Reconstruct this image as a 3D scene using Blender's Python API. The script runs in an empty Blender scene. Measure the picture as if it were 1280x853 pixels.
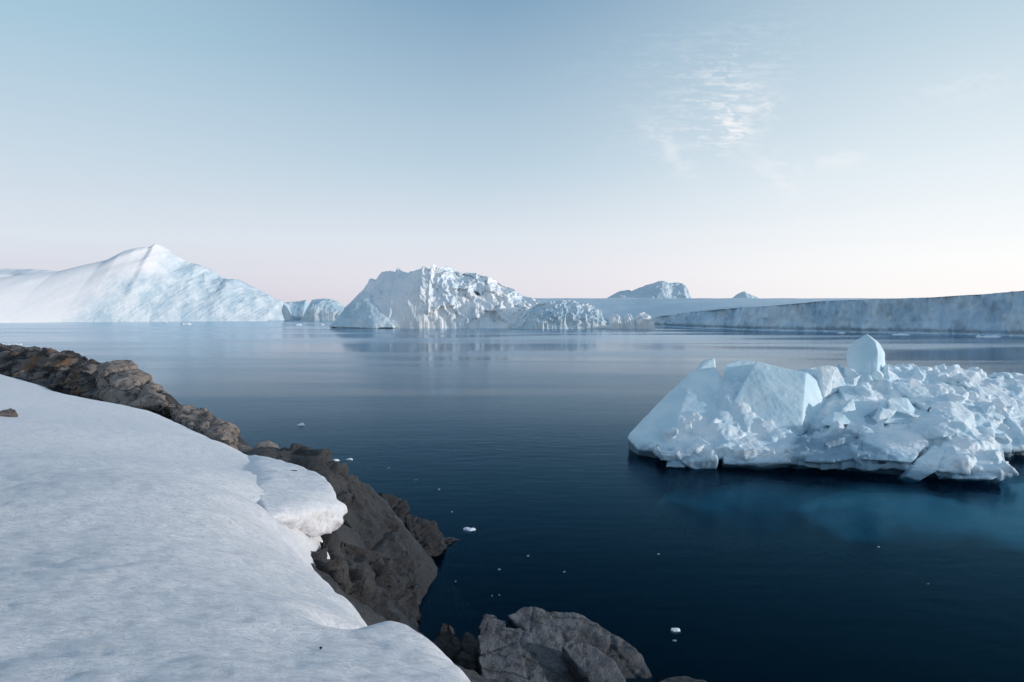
import bpy, bmesh, math, random
import numpy as np
from mathutils import Vector, noise as mn

random.seed(7)
rng = np.random.default_rng(11)
sc = bpy.context.scene
COL = sc.collection
F = 924.4          # focal length in photograph pixels (26 mm on a 36 mm sensor, 1280 wide)
HOR = 392.0        # horizon line in the photograph
H = 9.0            # eye height over the water, metres


def P(px, py, d):
    """a pixel of the photograph at depth d, as a world point"""
    return Vector((d * (px - 640.0) / F, d, H - d * (py - HOR) / F))


def W(px, py):
    """the point of the water surface seen at a pixel"""
    return P(px, py, H * F / (py - HOR))


# ------------------------------------------------------------------ objects
def link(name, me, mat=None, parent=None):
    o = bpy.data.objects.new(name, me)
    COL.objects.link(o)
    if mat is not None:
        o.data.materials.clear()
        o.data.materials.append(mat)
    if parent is not None:
        o.parent = parent
    return o


def tag(o, label=None, cat=None, group=None, kind=None):
    if label: o['label'] = label
    if cat: o['category'] = cat
    if group: o['group'] = group
    if kind: o['kind'] = kind
    return o


def empty(name, loc):
    o = bpy.data.objects.new(name, None)
    COL.objects.link(o)
    o.location = loc
    o.empty_display_size = 0.3
    return o


def child(name, me, mat, root):
    o = link(name, me, mat, root)
    o.location = -Vector(root.location)
    return o


def mesh_np(name, V, Fc, smooth=True):
    me = bpy.data.meshes.new(name)
    V = np.asarray(V, dtype=np.float64)
    me.from_pydata([tuple(v) for v in V], [], [tuple(int(i) for i in f) for f in Fc])
    me.update()
    me.polygons.foreach_set('use_smooth', [smooth] * len(me.polygons))
    return me


def grid_mesh(name, X, Y, Z, smooth=True, keep=None):
    r, c = X.shape
    V = np.stack([X.ravel(), Y.ravel(), Z.ravel()], 1)
    I = np.arange(r * c).reshape(r, c)
    Q = np.stack([I[:-1, :-1].ravel(), I[:-1, 1:].ravel(), I[1:, 1:].ravel(), I[1:, :-1].ravel()], 1)
    if keep is not None:
        kf = keep.ravel()
        Q = Q[kf[Q].all(1)]
        used = np.unique(Q)
        remap = -np.ones(len(V), int); remap[used] = np.arange(len(used))
        V = V[used]; Q = remap[Q]
    me = bpy.data.meshes.new(name)
    me.vertices.add(len(V)); me.vertices.foreach_set('co', V.astype(np.float32).ravel())
    n = len(Q)
    me.loops.add(n * 4); me.loops.foreach_set('vertex_index', Q.astype(np.int32).ravel())
    me.polygons.add(n)
    me.polygons.foreach_set('loop_start', np.arange(n, dtype=np.int32) * 4)
    me.polygons.foreach_set('use_smooth', np.full(n, smooth))
    me.update(calc_edges=True)
    me.validate()
    return me


# ------------------------------------------------------------------ noise
def fbm(pts, scale, oct=4, H_=0.9, lac=2.1, off=(0, 0, 0)):
    ox, oy, oz = off
    sx, sy, sz = scale if isinstance(scale, (tuple, list)) else (scale,) * 3
    f = mn.fractal
    return np.array([f((p[0] * sx + ox, p[1] * sy + oy, p[2] * sz + oz), H_, lac, oct) for p in pts])


def ridged(pts, scale, oct=5, off=(0, 0, 0), H_=0.9):
    ox, oy, oz = off
    sx, sy, sz = scale if isinstance(scale, (tuple, list)) else (scale,) * 3
    f = mn.ridged_multi_fractal
    return np.array([f((p[0] * sx + ox, p[1] * sy + oy, p[2] * sz + oz), H_, 2.1, oct, 0.9, 1.8) for p in pts]) - 1.0


def cells(pts, scale, off=(0, 0, 0)):
    """(F2-F1, height of the cell) of a worley pattern"""
    ox, oy, oz = off
    sx, sy, sz = scale if isinstance(scale, (tuple, list)) else (scale,) * 3
    a = np.empty(len(pts)); b = np.empty(len(pts))
    for i, p in enumerate(pts):
        d, q = mn.voronoi((p[0] * sx + ox, p[1] * sy + oy, p[2] * sz + oz))
        a[i] = d[1] - d[0]
        c = q[0]
        b[i] = mn.cell((c[0] * 3.1, c[1] * 3.1, c[2] * 3.1))
    return a, b


def get_co(me):
    a = np.empty(len(me.vertices) * 3, dtype=np.float32)
    me.vertices.foreach_get('co', a)
    return a.reshape(-1, 3).astype(np.float64)


def get_no(me):
    a = np.empty(len(me.vertices) * 3, dtype=np.float32)
    me.vertices.foreach_get('normal', a)
    return a.reshape(-1, 3).astype(np.float64)


def set_co(me, V):
    me.vertices.foreach_set('co', V.astype(np.float32).ravel())
    me.update()


# ------------------------------------------------------------------ thin plate spline
class TPS:
    def __init__(self, pts, lam=0.02):
        p = np.array([(a, b) for a, b, _ in pts], float)
        z = np.array([c for _, _, c in pts], float)
        n = len(p)
        d = np.hypot(p[:, None, 0] - p[None, :, 0], p[:, None, 1] - p[None, :, 1])
        K = self.k(d) + lam * np.eye(n)
        A = np.zeros((n + 3, n + 3)); A[:n, :n] = K
        A[:n, n] = 1; A[:n, n + 1:] = p; A[n, :n] = 1; A[n + 1:, :n] = p.T
        self.p = p
        self.w = np.linalg.solve(A, np.concatenate([z, np.zeros(3)]))

    @staticmethod
    def k(d):
        return np.where(d > 1e-9, d * d * np.log(np.maximum(d, 1e-9)), 0.0)

    def __call__(self, X, Y):
        out = self.w[-3] + self.w[-2] * X + self.w[-1] * Y
        for (a, b), w in zip(self.p, self.w):
            out = out + w * self.k(np.hypot(X - a, Y - b))
        return out


def sdist(poly, X, Y):
    """signed distance to a closed polygon, positive inside"""
    D = np.full(X.shape, 1e9); ins = np.zeros(X.shape, bool)
    n = len(poly)
    for i in range(n):
        x0, y0 = poly[i]; x1, y1 = poly[(i + 1) % n]
        dx, dy = x1 - x0, y1 - y0
        t = np.clip(((X - x0) * dx + (Y - y0) * dy) / (dx * dx + dy * dy + 1e-12), 0, 1)
        D = np.minimum(D, np.hypot(X - x0 - t * dx, Y - y0 - t * dy))
        c = ((y0 > Y) != (y1 > Y)) & (X < (x1 - x0) * (Y - y0) / ((y1 - y0) if y1 != y0 else 1e-12) + x0)
        ins ^= c
    return np.where(ins, D, -D)


# ------------------------------------------------------------------ blocks
def hull_bm(bm, pts):
    vs = [bm.verts.new(p) for p in pts]
    r = bmesh.ops.convex_hull(bm, input=vs)
    dead = [e for e in r['geom_interior'] if isinstance(e, bmesh.types.BMVert)]
    dead += [e for e in r['geom_unused'] if isinstance(e, bmesh.types.BMVert)]
    bmesh.ops.delete(bm, geom=list(set(dead)), context='VERTS')


def rand_block(bm, c, size, flat=0.8, n=10):
    """one broken chunk: a random convex polyhedron"""
    c = Vector(c); s = Vector((size * random.uniform(.75, 1.3), size * random.uniform(.75, 1.3), size * flat * random.uniform(.7, 1.2)))
    pts = []
    rot = Vector((random.uniform(-.6, .6), random.uniform(-.6, .6), random.uniform(0, 6.28)))
    from mathutils import Euler
    R = Euler(rot).to_matrix()
    for i in range(n):
        v = Vector((random.gauss(0, 1), random.gauss(0, 1), random.gauss(0, 1))).normalized()
        v = Vector((v.x * s.x, v.y * s.y, v.z * s.z)) * random.uniform(.8, 1.0)
        pts.append(c + R @ v)
    hull_bm(bm, pts)


def bm_mesh(bm, name):
    me = bpy.data.meshes.new(name)
    bm.normal_update()
    bm.to_mesh(me); bm.free()
    return me


def remesh(me, voxel, smooth_it=0, fac=0.5):
    o = bpy.data.objects.new('temp', me)
    COL.objects.link(o)
    m = o.modifiers.new('r', 'REMESH'); m.mode = 'VOXEL'; m.voxel_size = voxel; m.use_smooth_shade = True
    if smooth_it:
        s = o.modifiers.new('s', 'SMOOTH'); s.iterations = smooth_it; s.factor = fac
    dg = bpy.context.evaluated_depsgraph_get()
    out = bpy.data.meshes.new_from_object(o.evaluated_get(dg))
    bpy.data.objects.remove(o)
    out.polygons.foreach_set('use_smooth', [True] * len(out.polygons))
    return out


def islands(me):
    """the connected pieces of a mesh as meshes of their own, largest first"""
    bm = bmesh.new(); bm.from_mesh(me); bm.verts.ensure_lookup_table()
    seen = [-1] * len(bm.verts); n = 0
    for v in bm.verts:
        if seen[v.index] >= 0: continue
        st = [v]; seen[v.index] = n
        while st:
            a = st.pop()
            for e in a.link_edges:
                b = e.other_vert(a)
                if seen[b.index] < 0: seen[b.index] = n; st.append(b)
        n += 1
    bm.free()
    seen = np.array(seen); V = get_co(me); out = []
    F_ = [tuple(p.vertices) for p in me.polygons]
    lab = np.array([seen[f[0]] for f in F_])
    for k in sorted(range(n), key=lambda k: -(seen == k).sum()):
        ids = np.where(seen == k)[0]; mp = {int(i): j for j, i in enumerate(ids)}
        out.append(mesh_np('piece', V[ids], [[mp[i] for i in F_[q]] for q in np.where(lab == k)[0]]))
    return out


def displace(me, f, zmin=None):
    V = get_co(me); N = get_no(me)
    d = f(V, N)
    set_co(me, V + N * d[:, None])


# ------------------------------------------------------------------ node helper
class NT:
    def __init__(self, nt):
        self.nt = nt; self.L = nt.links

    def n(self, t, **kw):
        x = self.nt.nodes.new(t)
        for k, v in kw.items():
            setattr(x, k, v)
        return x

    def put(self, sock, v):
        if hasattr(v, 'is_output'):
            self.L.new(v, sock)
        else:
            sock.default_value = v

    def m(self, op, a, b=None, c=None, clamp=False):
        x = self.n('ShaderNodeMath', operation=op, use_clamp=clamp)
        self.put(x.inputs[0], a)
        if b is not None: self.put(x.inputs[1], b)
        if c is not None: self.put(x.inputs[2], c)
        return x.outputs[0]

    def ss(self, v, a, b):
        x = self.n('ShaderNodeMapRange', interpolation_type='SMOOTHSTEP')
        self.put(x.inputs[0], v); x.inputs[1].default_value = a; x.inputs[2].default_value = b
        return x.outputs[0]

    def lin(self, v, a, b, c=0.0, d=1.0):
        x = self.n('ShaderNodeMapRange')
        self.put(x.inputs[0], v)
        for i, q in zip((1, 2, 3, 4), (a, b, c, d)): x.inputs[i].default_value = q
        return x.outputs[0]

    def mixc(self, f, a, b, mode='MIX'):
        x = self.n('ShaderNodeMix', data_type='RGBA', blend_type=mode)
        self.put(x.inputs[0], f)
        for i, q in ((6, a), (7, b)):
            self.put(x.inputs[i], q if hasattr(q, 'is_output') else (*q, 1) if len(q) == 3 else q)
        return x.outputs[2]

    def ramp(self, v, stops, interp='LINEAR'):
        x = self.n('ShaderNodeValToRGB'); cr = x.color_ramp; cr.interpolation = interp
        while len(cr.elements) < len(stops): cr.elements.new(0.5)
        for e, (p, c) in zip(cr.elements, stops):
            e.position = p; e.color = (*c, 1) if len(c) == 3 else c
        self.put(x.inputs[0], v)
        return x.outputs[0]

    def vec(self, x=0, y=0, z=0):
        c = self.n('ShaderNodeCombineXYZ')
        for i, v in enumerate((x, y, z)): self.put(c.inputs[i], v)
        return c.outputs[0]

    def scale(self, v, s):
        x = self.n('ShaderNodeVectorMath', operation='MULTIPLY')
        self.put(x.inputs[0], v); x.inputs[1].default_value = s if isinstance(s, (tuple, list)) else (s, s, s)
        return x.outputs[0]

    def noise(self, vec, scale, detail=4, rough=.55, dist=0.0, out=0, ntype='FBM'):
        x = self.n('ShaderNodeTexNoise', noise_type=ntype)
        self.put(x.inputs['Vector'], vec)
        x.inputs['Scale'].default_value = scale; x.inputs['Detail'].default_value = detail
        x.inputs['Roughness'].default_value = rough; x.inputs['Distortion'].default_value = dist
        return x.outputs[out]

    def voro(self, vec, scale, feature='F1', out='Distance'):
        x = self.n('ShaderNodeTexVoronoi', feature=feature)
        self.put(x.inputs['Vector'], vec); x.inputs['Scale'].default_value = scale
        return x.outputs[out]

    def bump(self, h, strength, dist, normal=None):
        x = self.n('ShaderNodeBump')
        self.put(x.inputs['Strength'], strength); x.inputs['Distance'].default_value = dist
        self.put(x.inputs['Height'], h)
        if normal is not None: self.put(x.inputs['Normal'], normal)
        return x.outputs[0]


def new_mat(name):
    m = bpy.data.materials.new(name); m.use_nodes = True
    nt = m.node_tree; nt.nodes.clear()
    t = NT(nt)
    out = t.n('ShaderNodeOutputMaterial')
    return m, t, out


def principled(t, out, col, rough, normal=None, spec=0.4, **kw):
    b = t.n('ShaderNodeBsdfPrincipled')
    t.put(b.inputs['Base Color'], col if hasattr(col, 'is_output') else (*col, 1))
    t.put(b.inputs['Roughness'], rough)
    t.put(b.inputs['Specular IOR Level'], spec)
    if normal is not None: t.put(b.inputs['Normal'], normal)
    for k, v in kw.items():
        t.put(b.inputs[k], v)
    t.L.new(b.outputs[0], out.inputs[0])
    return b


def pos(t):
    g = t.n('ShaderNodeNewGeometry')
    return g.outputs['Position']


# ------------------------------------------------------------------ materials
def mat_snow():
    m, t, out = new_mat('snow')
    p = pos(t)
    s1 = t.noise(t.scale(p, (1.0, 1.0, 1.0)), 0.35, 3, .5)
    ps = t.scale(p, (.45, 1.25, .8))
    fine = t.noise(ps, 26.0, 5, .7)
    sun = t.noise(t.scale(p, (.5, 1.3, 1.0)), 5.0, 4, .6)
    grey = t.ss(t.noise(t.scale(p, (.7, 1.6, 1.0)), 9.0, 5, .7), .42, .66)
    dust = t.ss(t.noise(p, 34.0, 3, .6), .60, .74)
    patch = t.ss(t.noise(t.scale(p, (.25, 1.0, 1.0)), .55, 4, .6), .40, .68)
    c = t.mixc(s1, (.84, .87, .915), (.90, .90, .91))
    c = t.mixc(t.m('MULTIPLY', grey, .8), c, (.68, .69, .72))
    c = t.mixc(t.m('MULTIPLY', dust, t.m('MULTIPLY', patch, .6)), c, (.42, .38, .36))
    h = t.m('ADD', t.m('MULTIPLY', sun, .050), t.m('MULTIPLY', fine, .040))
    nb = t.bump(h, 1.0, 1.0)
    principled(t, out, c, .62, nb, .25)
    return m


def mat_ice(name='glacier_ice', scale=1.0, wet=True, base=((.70, .82, .91), (.86, .90, .93)), bump=.05, fine=1.0):
    m, t, out = new_mat(name)
    p = t.scale(pos(t), (1 / scale,) * 3)
    n1 = t.noise(p, .55, 5, .6)
    n2 = t.noise(p, 3.4, 5, .6)
    c = t.mixc(t.ss(n1, .38, .62), base[0], base[1])
    c = t.mixc(t.m('MULTIPLY', t.ss(n2, .58, .75), .35), c, (.55, .73, .85))
    rough = .55
    if wet:
        z = t.n('ShaderNodeSeparateXYZ'); t.put(z.inputs[0], pos(t))
        lvl = t.m('ADD', z.outputs[2], t.m('MULTIPLY', t.m('SUBTRACT', n1, .5), -2.6))
        melt = t.m('MULTIPLY', t.ss(z.outputs[0], 15.5, 17.5), t.m('SUBTRACT', 1.0, t.ss(z.outputs[0], 20.2, 22.0)))
        lvl = t.m('SUBTRACT', lvl, t.m('MULTIPLY', melt, 1.25))
        band = t.m('SUBTRACT', 1.0, t.ss(lvl, .30, 1.0))
        c = t.mixc(t.m('MULTIPLY', band, .80), c, (.12, .25, .36))
        deep = t.m('SUBTRACT', 1.0, t.ss(z.outputs[2], -.25, .12))
        c = t.mixc(deep, c, (.40, .72, .78))
    h = t.m('ADD', t.noise(p, 2.2, 6, .62), t.m('MULTIPLY', t.noise(p, 9.0, 4, .6), .35 * fine))
    nb = t.bump(h, 1.0, bump * scale)
    principled(t, out, c, rough, nb, .3)
    return m


def mat_rock(name, c0, c1, lichen=None, wet=True, strata=1.0, scale=1.0, dark=(.030, .032, .037), wz=(.25, 1.1), wc=(.012, .014, .018), wf=.85):
    m, t, out = new_mat(name)
    p = t.scale(pos(t), (scale,) * 3)
    n1 = t.noise(p, .7, 6, .62, .4)
    n2 = t.noise(p, 4.0, 6, .65)
    n3 = t.noise(p, 22.0, 4, .7)
    st = t.noise(t.scale(p, (1.5, .5, 2.0)), 1.6, 6, .68)
    c = t.mixc(t.ss(n1, .32, .66), c0, c1)
    c = t.mixc(t.m('MULTIPLY', t.ss(n2, .50, .62), .8), c, dark)
    c = t.mixc(t.m('MULTIPLY', t.ss(st, .56, .66), .5 * strata), c, dark)
    c = t.mixc(t.m('MULTIPLY', t.ss(n3, .52, .66), .45), c, tuple(min(1, 1.7 * q) for q in c1))
    if lichen:
        ln = t.noise(p, 1.3, 5, .65)
        c = t.mixc(t.m('MULTIPLY', t.ss(ln, .50, .60), .85), c, lichen)
        bk = t.noise(t.scale(p, (1, 1, 1.6)), 1.9, 5, .65)
        c = t.mixc(t.m('MULTIPLY', t.ss(bk, .47, .55), .9), c, (.014, .016, .022))
    rough = .75
    if wet:
        z = t.n('ShaderNodeSeparateXYZ'); t.put(z.inputs[0], pos(t))
        lvl = t.m('ADD', z.outputs[2], t.m('MULTIPLY', t.m('SUBTRACT', n1, .5), 2.0))
        band = t.m('SUBTRACT', 1.0, t.ss(lvl, *wz))
        c = t.mixc(t.m('MULTIPLY', band, wf), c, wc)
        rough = t.m('SUBTRACT', .75, t.m('MULTIPLY', band, .35))
    nv = t.n('ShaderNodeTexNoise'); t.put(nv.inputs['Vector'], p); nv.inputs['Scale'].default_value = 1.1; nv.inputs['Detail'].default_value = 4
    pw = t.n('ShaderNodeVectorMath', operation='MULTIPLY_ADD'); t.put(pw.inputs[0], nv.outputs['Color']); pw.inputs[1].default_value = (.7, .7, .7); t.put(pw.inputs[2], p)
    rm = t.n('ShaderNodeMapping'); t.put(rm.inputs[0], pw.outputs[0]); rm.inputs['Rotation'].default_value = (.5, .35, .6); rm.inputs['Scale'].default_value = (.22, 1.0, .75)
    ck = t.voro(rm.outputs[0], 1.0, 'DISTANCE_TO_EDGE')
    crack = t.m('ADD', ck, t.m('MULTIPLY', t.ss(t.noise(p, .8, 2, .5), .48, .60), .3))
    c = t.mixc(t.m('MULTIPLY', t.m('SUBTRACT', 1.0, t.ss(crack, 0.0, .030)), .8), c, dark)
    h = t.m('ADD', t.m('MULTIPLY', n2, .17), t.m('ADD', t.m('MULTIPLY', n3, .055), t.m('MULTIPLY', st, .16)))
    h = t.m('ADD', h, t.m('MULTIPLY', t.ss(crack, 0.0, .06), .06))
    nb = t.bump(h, 1.0, .8 / scale)
    principled(t, out, c, rough, nb, .35)
    return m


M_SNOW = mat_snow()
M_ICE = mat_ice('berg_ice', 1.0, base=((.57, .73, .82), (.81, .875, .91)), bump=.06)
M_FACE = mat_ice('smooth_ice', 1.0, base=((.54, .73, .82), (.67, .81, .87)), bump=.012, fine=.6)
M_FAR = mat_ice('far_ice', 14.0, wet=False, base=((.74, .83, .89), (.88, .905, .92)), bump=.06)
M_FARS = mat_ice('far_snow', 26.0, wet=False, base=((.82, .87, .91), (.88, .90, .92)), bump=.05)
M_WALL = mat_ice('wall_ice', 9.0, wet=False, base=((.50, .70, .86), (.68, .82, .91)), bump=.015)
M_BLUE = mat_ice('blue_ice', 12.0, wet=False, base=((.50, .67, .78), (.72, .83, .89)), bump=.12)
M_BLUES = mat_ice('blue_snow', 40.0, wet=False, base=((.50, .66, .76), (.60, .73, .82)), bump=.04)
M_DIM = mat_ice('distant_ice', 30.0, wet=False, base=((.52, .66, .76), (.60, .72, .80)), bump=.03)  # distance haze and shade put into a darker, bluer base colour
M_SHADEICE = mat_ice('shade_dark_ice', 1.0, wet=False, base=((.02, .06, .10), (.05, .13, .19)), bump=.03)  # shade of the berg's undercut put into the ice colour
M_TEAL = mat_ice('submerged_ice', 2.0, wet=False, base=((.30, .66, .74), (.55, .80, .84)), bump=.03)
M_FLOE = mat_ice('floe_ice', .3, wet=False)
M_CRUMB = mat_ice('clear_ice', .3, wet=False, base=((.16, .25, .32), (.42, .54, .62)))
M_ROCK = mat_rock('headland_rock', (.025, .027, .031), (.074, .069, .066), scale=1.0, wz=(2.1, 4.3), wc=(.010, .012, .016), wf=.8)
M_TAN = mat_rock('tan_rock', (.19, .158, .142), (.34, .285, .25), wet=False, scale=.6)
M_LICHEN = mat_rock('lichen_rock', (.11, .10, .10), (.22, .19, .17), lichen=(.17, .095, .045), wet=False, scale=.42)
M_GREY = mat_rock('grey_rock', (.066, .076, .090), (.145, .158, .176), strata=.4, scale=1.1, wz=(.1, 1.0))
M_BLACK = mat_rock('black_rock', (.014, .015, .017), (.036, .034, .034), scale=1.2)

# ------------------------------------------------------------------ light
SUN_AZ = math.radians(102)      # clockwise from the view direction (+Y): from the right, a touch behind
SUN_EL = math.radians(8.0)
w = bpy.data.worlds.new('World'); sc.world = w; w.use_nodes = True
t = NT(w.node_tree); w.node_tree.nodes.clear()
wo = t.n('ShaderNodeOutputWorld'); bg = t.n('ShaderNodeBackground')
t.L.new(bg.outputs[0], wo.inputs[0])
sky = t.n('ShaderNodeTexSky', sky_type='NISHITA')
sky.sun_disc = False; sky.sun_elevation = SUN_EL; sky.sun_rotation = SUN_AZ
sky.air_density = 1.0; sky.dust_density = 1.0; sky.ozone_density = 2.0
tc = t.n('ShaderNodeTexCoord')
sep = t.n('ShaderNodeSeparateXYZ'); t.L.new(tc.outputs['Generated'], sep.inputs[0])
dx, dy, dz = sep.outputs
za = t.m('MAXIMUM', dz, 0.0)
hl = t.m('SQRT', t.m('ADD', t.m('MULTIPLY', dx, dx), t.m('ADD', t.m('MULTIPLY', dy, dy), 1e-6)))
ax = t.m('DIVIDE', dx, hl)
UP = [(.62, (.26, .37, .51)), (1.0, (.30, .40, .53))]
rC = t.ramp(za, [(0, (.75, .72, .80)), (.05, (.79, .77, .845)), (.10, (.73, .775, .85)), (.195, (.503, .638, .745)), (.39, (.227, .375, .53))] + UP)
rL = t.ramp(za, [(0, (.62, .58, .69)), (.04, (.68, .675, .775)), (.09, (.705, .755, .835)), (.33, (.38, .565, .69))] + UP)
rR = t.ramp(za, [(0, (1.0, .955, .95)), (.06, (.99, .985, .99)), (.16, (.82, .885, .93)), (.33, (.52, .665, .76))] + UP)
cl = t.ss(ax, 0.02, -.60); cr = t.ss(ax, -.08, .60)
skyc = t.mixc(cr, t.mixc(cl, rC, rL), rR)
# thin high wisps
u = t.m('DIVIDE', dx, t.m('MAXIMUM', dy, .05)); v = t.m('DIVIDE', dz, t.m('MAXIMUM', dy, .05))
uv = t.vec(u, v, 0)
warp = t.noise(t.scale(uv, (1, 1, 1)), 9.0, 3, .6)
st = t.noise(t.vec(t.m('ADD', t.m('MULTIPLY', u, .55), t.m('MULTIPLY', v, -.1)), t.m('MULTIPLY', v, 4.6), t.m('MULTIPLY', warp, .35)), 30.0, 4, .6)
st2 = t.noise(t.vec(u, t.m('MULTIPLY', v, 2.0), 3.0), 34.0, 5, .62)


def wisp(px, py, rx, ry, ang, amp, tex, lo, hi):
    cu, cv = (px - 640) / F, (HOR - py) / F
    ca, sa = math.cos(ang), math.sin(ang)
    a = t.m('SUBTRACT', u, cu); b = t.m('SUBTRACT', v, cv)
    x = t.m('DIVIDE', t.m('ADD', t.m('MULTIPLY', a, ca), t.m('MULTIPLY', b, sa)), rx / F)
    y = t.m('DIVIDE', t.m('SUBTRACT', t.m('MULTIPLY', b, ca), t.m('MULTIPLY', a, sa)), ry / F)
    r = t.m('ADD', t.m('MULTIPLY', x, x), t.m('MULTIPLY', y, y))
    g = t.m('EXPONENT', t.m('MULTIPLY', r, -1.0))
    return t.m('MULTIPLY', t.m('MULTIPLY', g, amp), t.ss(tex, lo, hi))


ws = [wisp(906, 163, 30, 22, 0, .95, st, .42, .66), wisp(908, 112, 52, 38, .25, .40, st, .38, .70),
      wisp(952, 130, 24, 20, -.4, .55, st2, .40, .66), wisp(836, 186, 50, 13, -.85, .42, st2, .34, .64),
      wisp(1048, 200, 30, 10, .08, .50, st2, .25, .60), wisp(965, 205, 48, 20, -.5, .32, st2, .34, .64),
      wisp(1210, 108, 70, 18, .15, .30, st2, .35, .7), wisp(900, 60, 150, 40, .2, .12, st, .4, .7), wisp(985, 238, 30, 12, -.9, .30, st2, .36, .64), wisp(890, 140, 95, 48, .35, .22, st, .46, .70)]
tot = ws[0]
for q in ws[1:]: tot = t.m('ADD', tot, q)
tot = t.m('MULTIPLY', tot, t.ss(dy, .1, .4))
skyc = t.mixc(t.m('MINIMUM', tot, .9), skyc, (.93, .93, .95))
both = t.mixc(1.0, t.scale(skyc, 9.7), t.scale(sky.outputs[0], .12), 'ADD')
t.put(bg.inputs[0], both); bg.inputs[1].default_value = .1

sd = bpy.data.lights.new('sun', 'SUN'); sd.energy = 2.5; sd.angle = math.radians(1.0); sd.color = (1.0, .92, .87)
so = bpy.data.objects.new('sun', sd); COL.objects.link(so)
to_sun = Vector((math.sin(SUN_AZ) * math.cos(SUN_EL), math.cos(SUN_AZ) * math.cos(SUN_EL), math.sin(SUN_EL)))
so.rotation_euler = to_sun.to_track_quat('Z', 'Y').to_euler()

cd = bpy.data.cameras.new('camera'); cam = bpy.data.objects.new('camera', cd); COL.objects.link(cam)
cam.location = (0, 0, H); cam.rotation_euler = (math.radians(90), 0, 0)
cd.sensor_width = 36; cd.lens = F * 36 / 1280; cd.shift_y = -(426.5 - HOR) / 1280
cd.clip_start = .1; cd.clip_end = 30000
sc.camera = cam
vs = sc.view_settings
vs.view_transform = 'Standard'; vs.look = 'None'; vs.exposure = 0; vs.gamma = 1; vs.use_curve_mapping = False

# ------------------------------------------------------------------ water
def build_water():
    m, t, out = new_mat('sea_water')
    p = pos(t)
    s = t.n('ShaderNodeSeparateXYZ'); t.put(s.inputs[0], p)
    lane = t.noise(t.scale(p, (.006, .028, 0)), 1.0, 4, .55, .6)
    rip = t.ss(lane, .40, .62)
    w1 = t.noise(t.scale(p, (.8, 1.6, 0)), .9, 4, .55)
    w2 = t.noise(t.scale(p, (.8, 1.8, 0)), 5.0, 3, .5)
    w0 = t.noise(t.scale(p, (.5, 1.2, 0)), .30, 3, .6)
    h = t.m('ADD', t.m('MULTIPLY', w0, .06), t.m('ADD', t.m('MULTIPLY', w1, .05), t.m('MULTIPLY', w2, .012)))
    nb = t.bump(h, t.m('ADD', .06, t.m('MULTIPLY', rip, .30)), 1.0)
    gl = t.n('ShaderNodeBsdfGlossy'); gl.inputs['Color'].default_value = (.80, .88, .97, 1)
    t.put(gl.inputs['Roughness'], t.m('ADD', .085, t.m('MULTIPLY', rip, .15)))
    t.put(gl.inputs['Normal'], nb)
    tr = t.n('ShaderNodeBsdfTransparent'); tr.inputs[0].default_value = (.92, .97, 1, 1)
    df = t.n('ShaderNodeBsdfDiffuse'); df.inputs[0].default_value = (.0008, .006, .018, 1)
    body = t.n('ShaderNodeMixShader'); body.inputs[0].default_value = .22
    t.L.new(tr.outputs[0], body.inputs[1]); t.L.new(df.outputs[0], body.inputs[2])
    fr = t.n('ShaderNodeFresnel'); fr.inputs[0].default_value = 1.33; t.put(fr.inputs['Normal'], nb)
    mx = t.n('ShaderNodeMixShader')
    t.put(mx.inputs[0], t.m('POWER', fr.outputs[0], 1.42))
    t.put(gl.inputs['Color'], t.mixc(t.ss(fr.outputs[0], .04, .80), (.08, .38, .64), (.79, .90, 1.0)))
    t.L.new(body.outputs[0], mx.inputs[1]); t.L.new(gl.outputs[0], mx.inputs[2])
    t.L.new(mx.outputs[0], out.inputs[0])
    va = t.n('ShaderNodeVolumeAbsorption'); va.inputs[0].default_value = (.05, .66, .74, 1); va.inputs[1].default_value = .26
    t.L.new(va.outputs[0], out.inputs['Volume'])
    bm = bmesh.new()
    bmesh.ops.create_cube(bm, size=1)
    for vv in bm.verts:
        vv.co = Vector((vv.co.x * 16000, 5500 + vv.co.y * 13000, 0 if vv.co.z > 0 else -14))
    o = link('water', bm_mesh(bm, 'water'), m)
    tag(o, kind='structure')
    ms, t, out = new_mat('sea_floor'); principled(t, out, (.0015, .003, .006), 1.0, spec=0.0)
    bm = bmesh.new(); bmesh.ops.create_grid(bm, x_segments=2, y_segments=2, size=1)
    for vv in bm.verts: vv.co = Vector((vv.co.x * 7900, 5500 + vv.co.y * 6400, -13.5))
    tag(link('seabed', bm_mesh(bm, 'seabed'), ms), kind='structure')


build_water()

# ------------------------------------------------------------------ shore: bedrock and snow
def px3(px, py, d):
    p = P(px, py, d); return (p.x, p.y, p.z)


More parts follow.
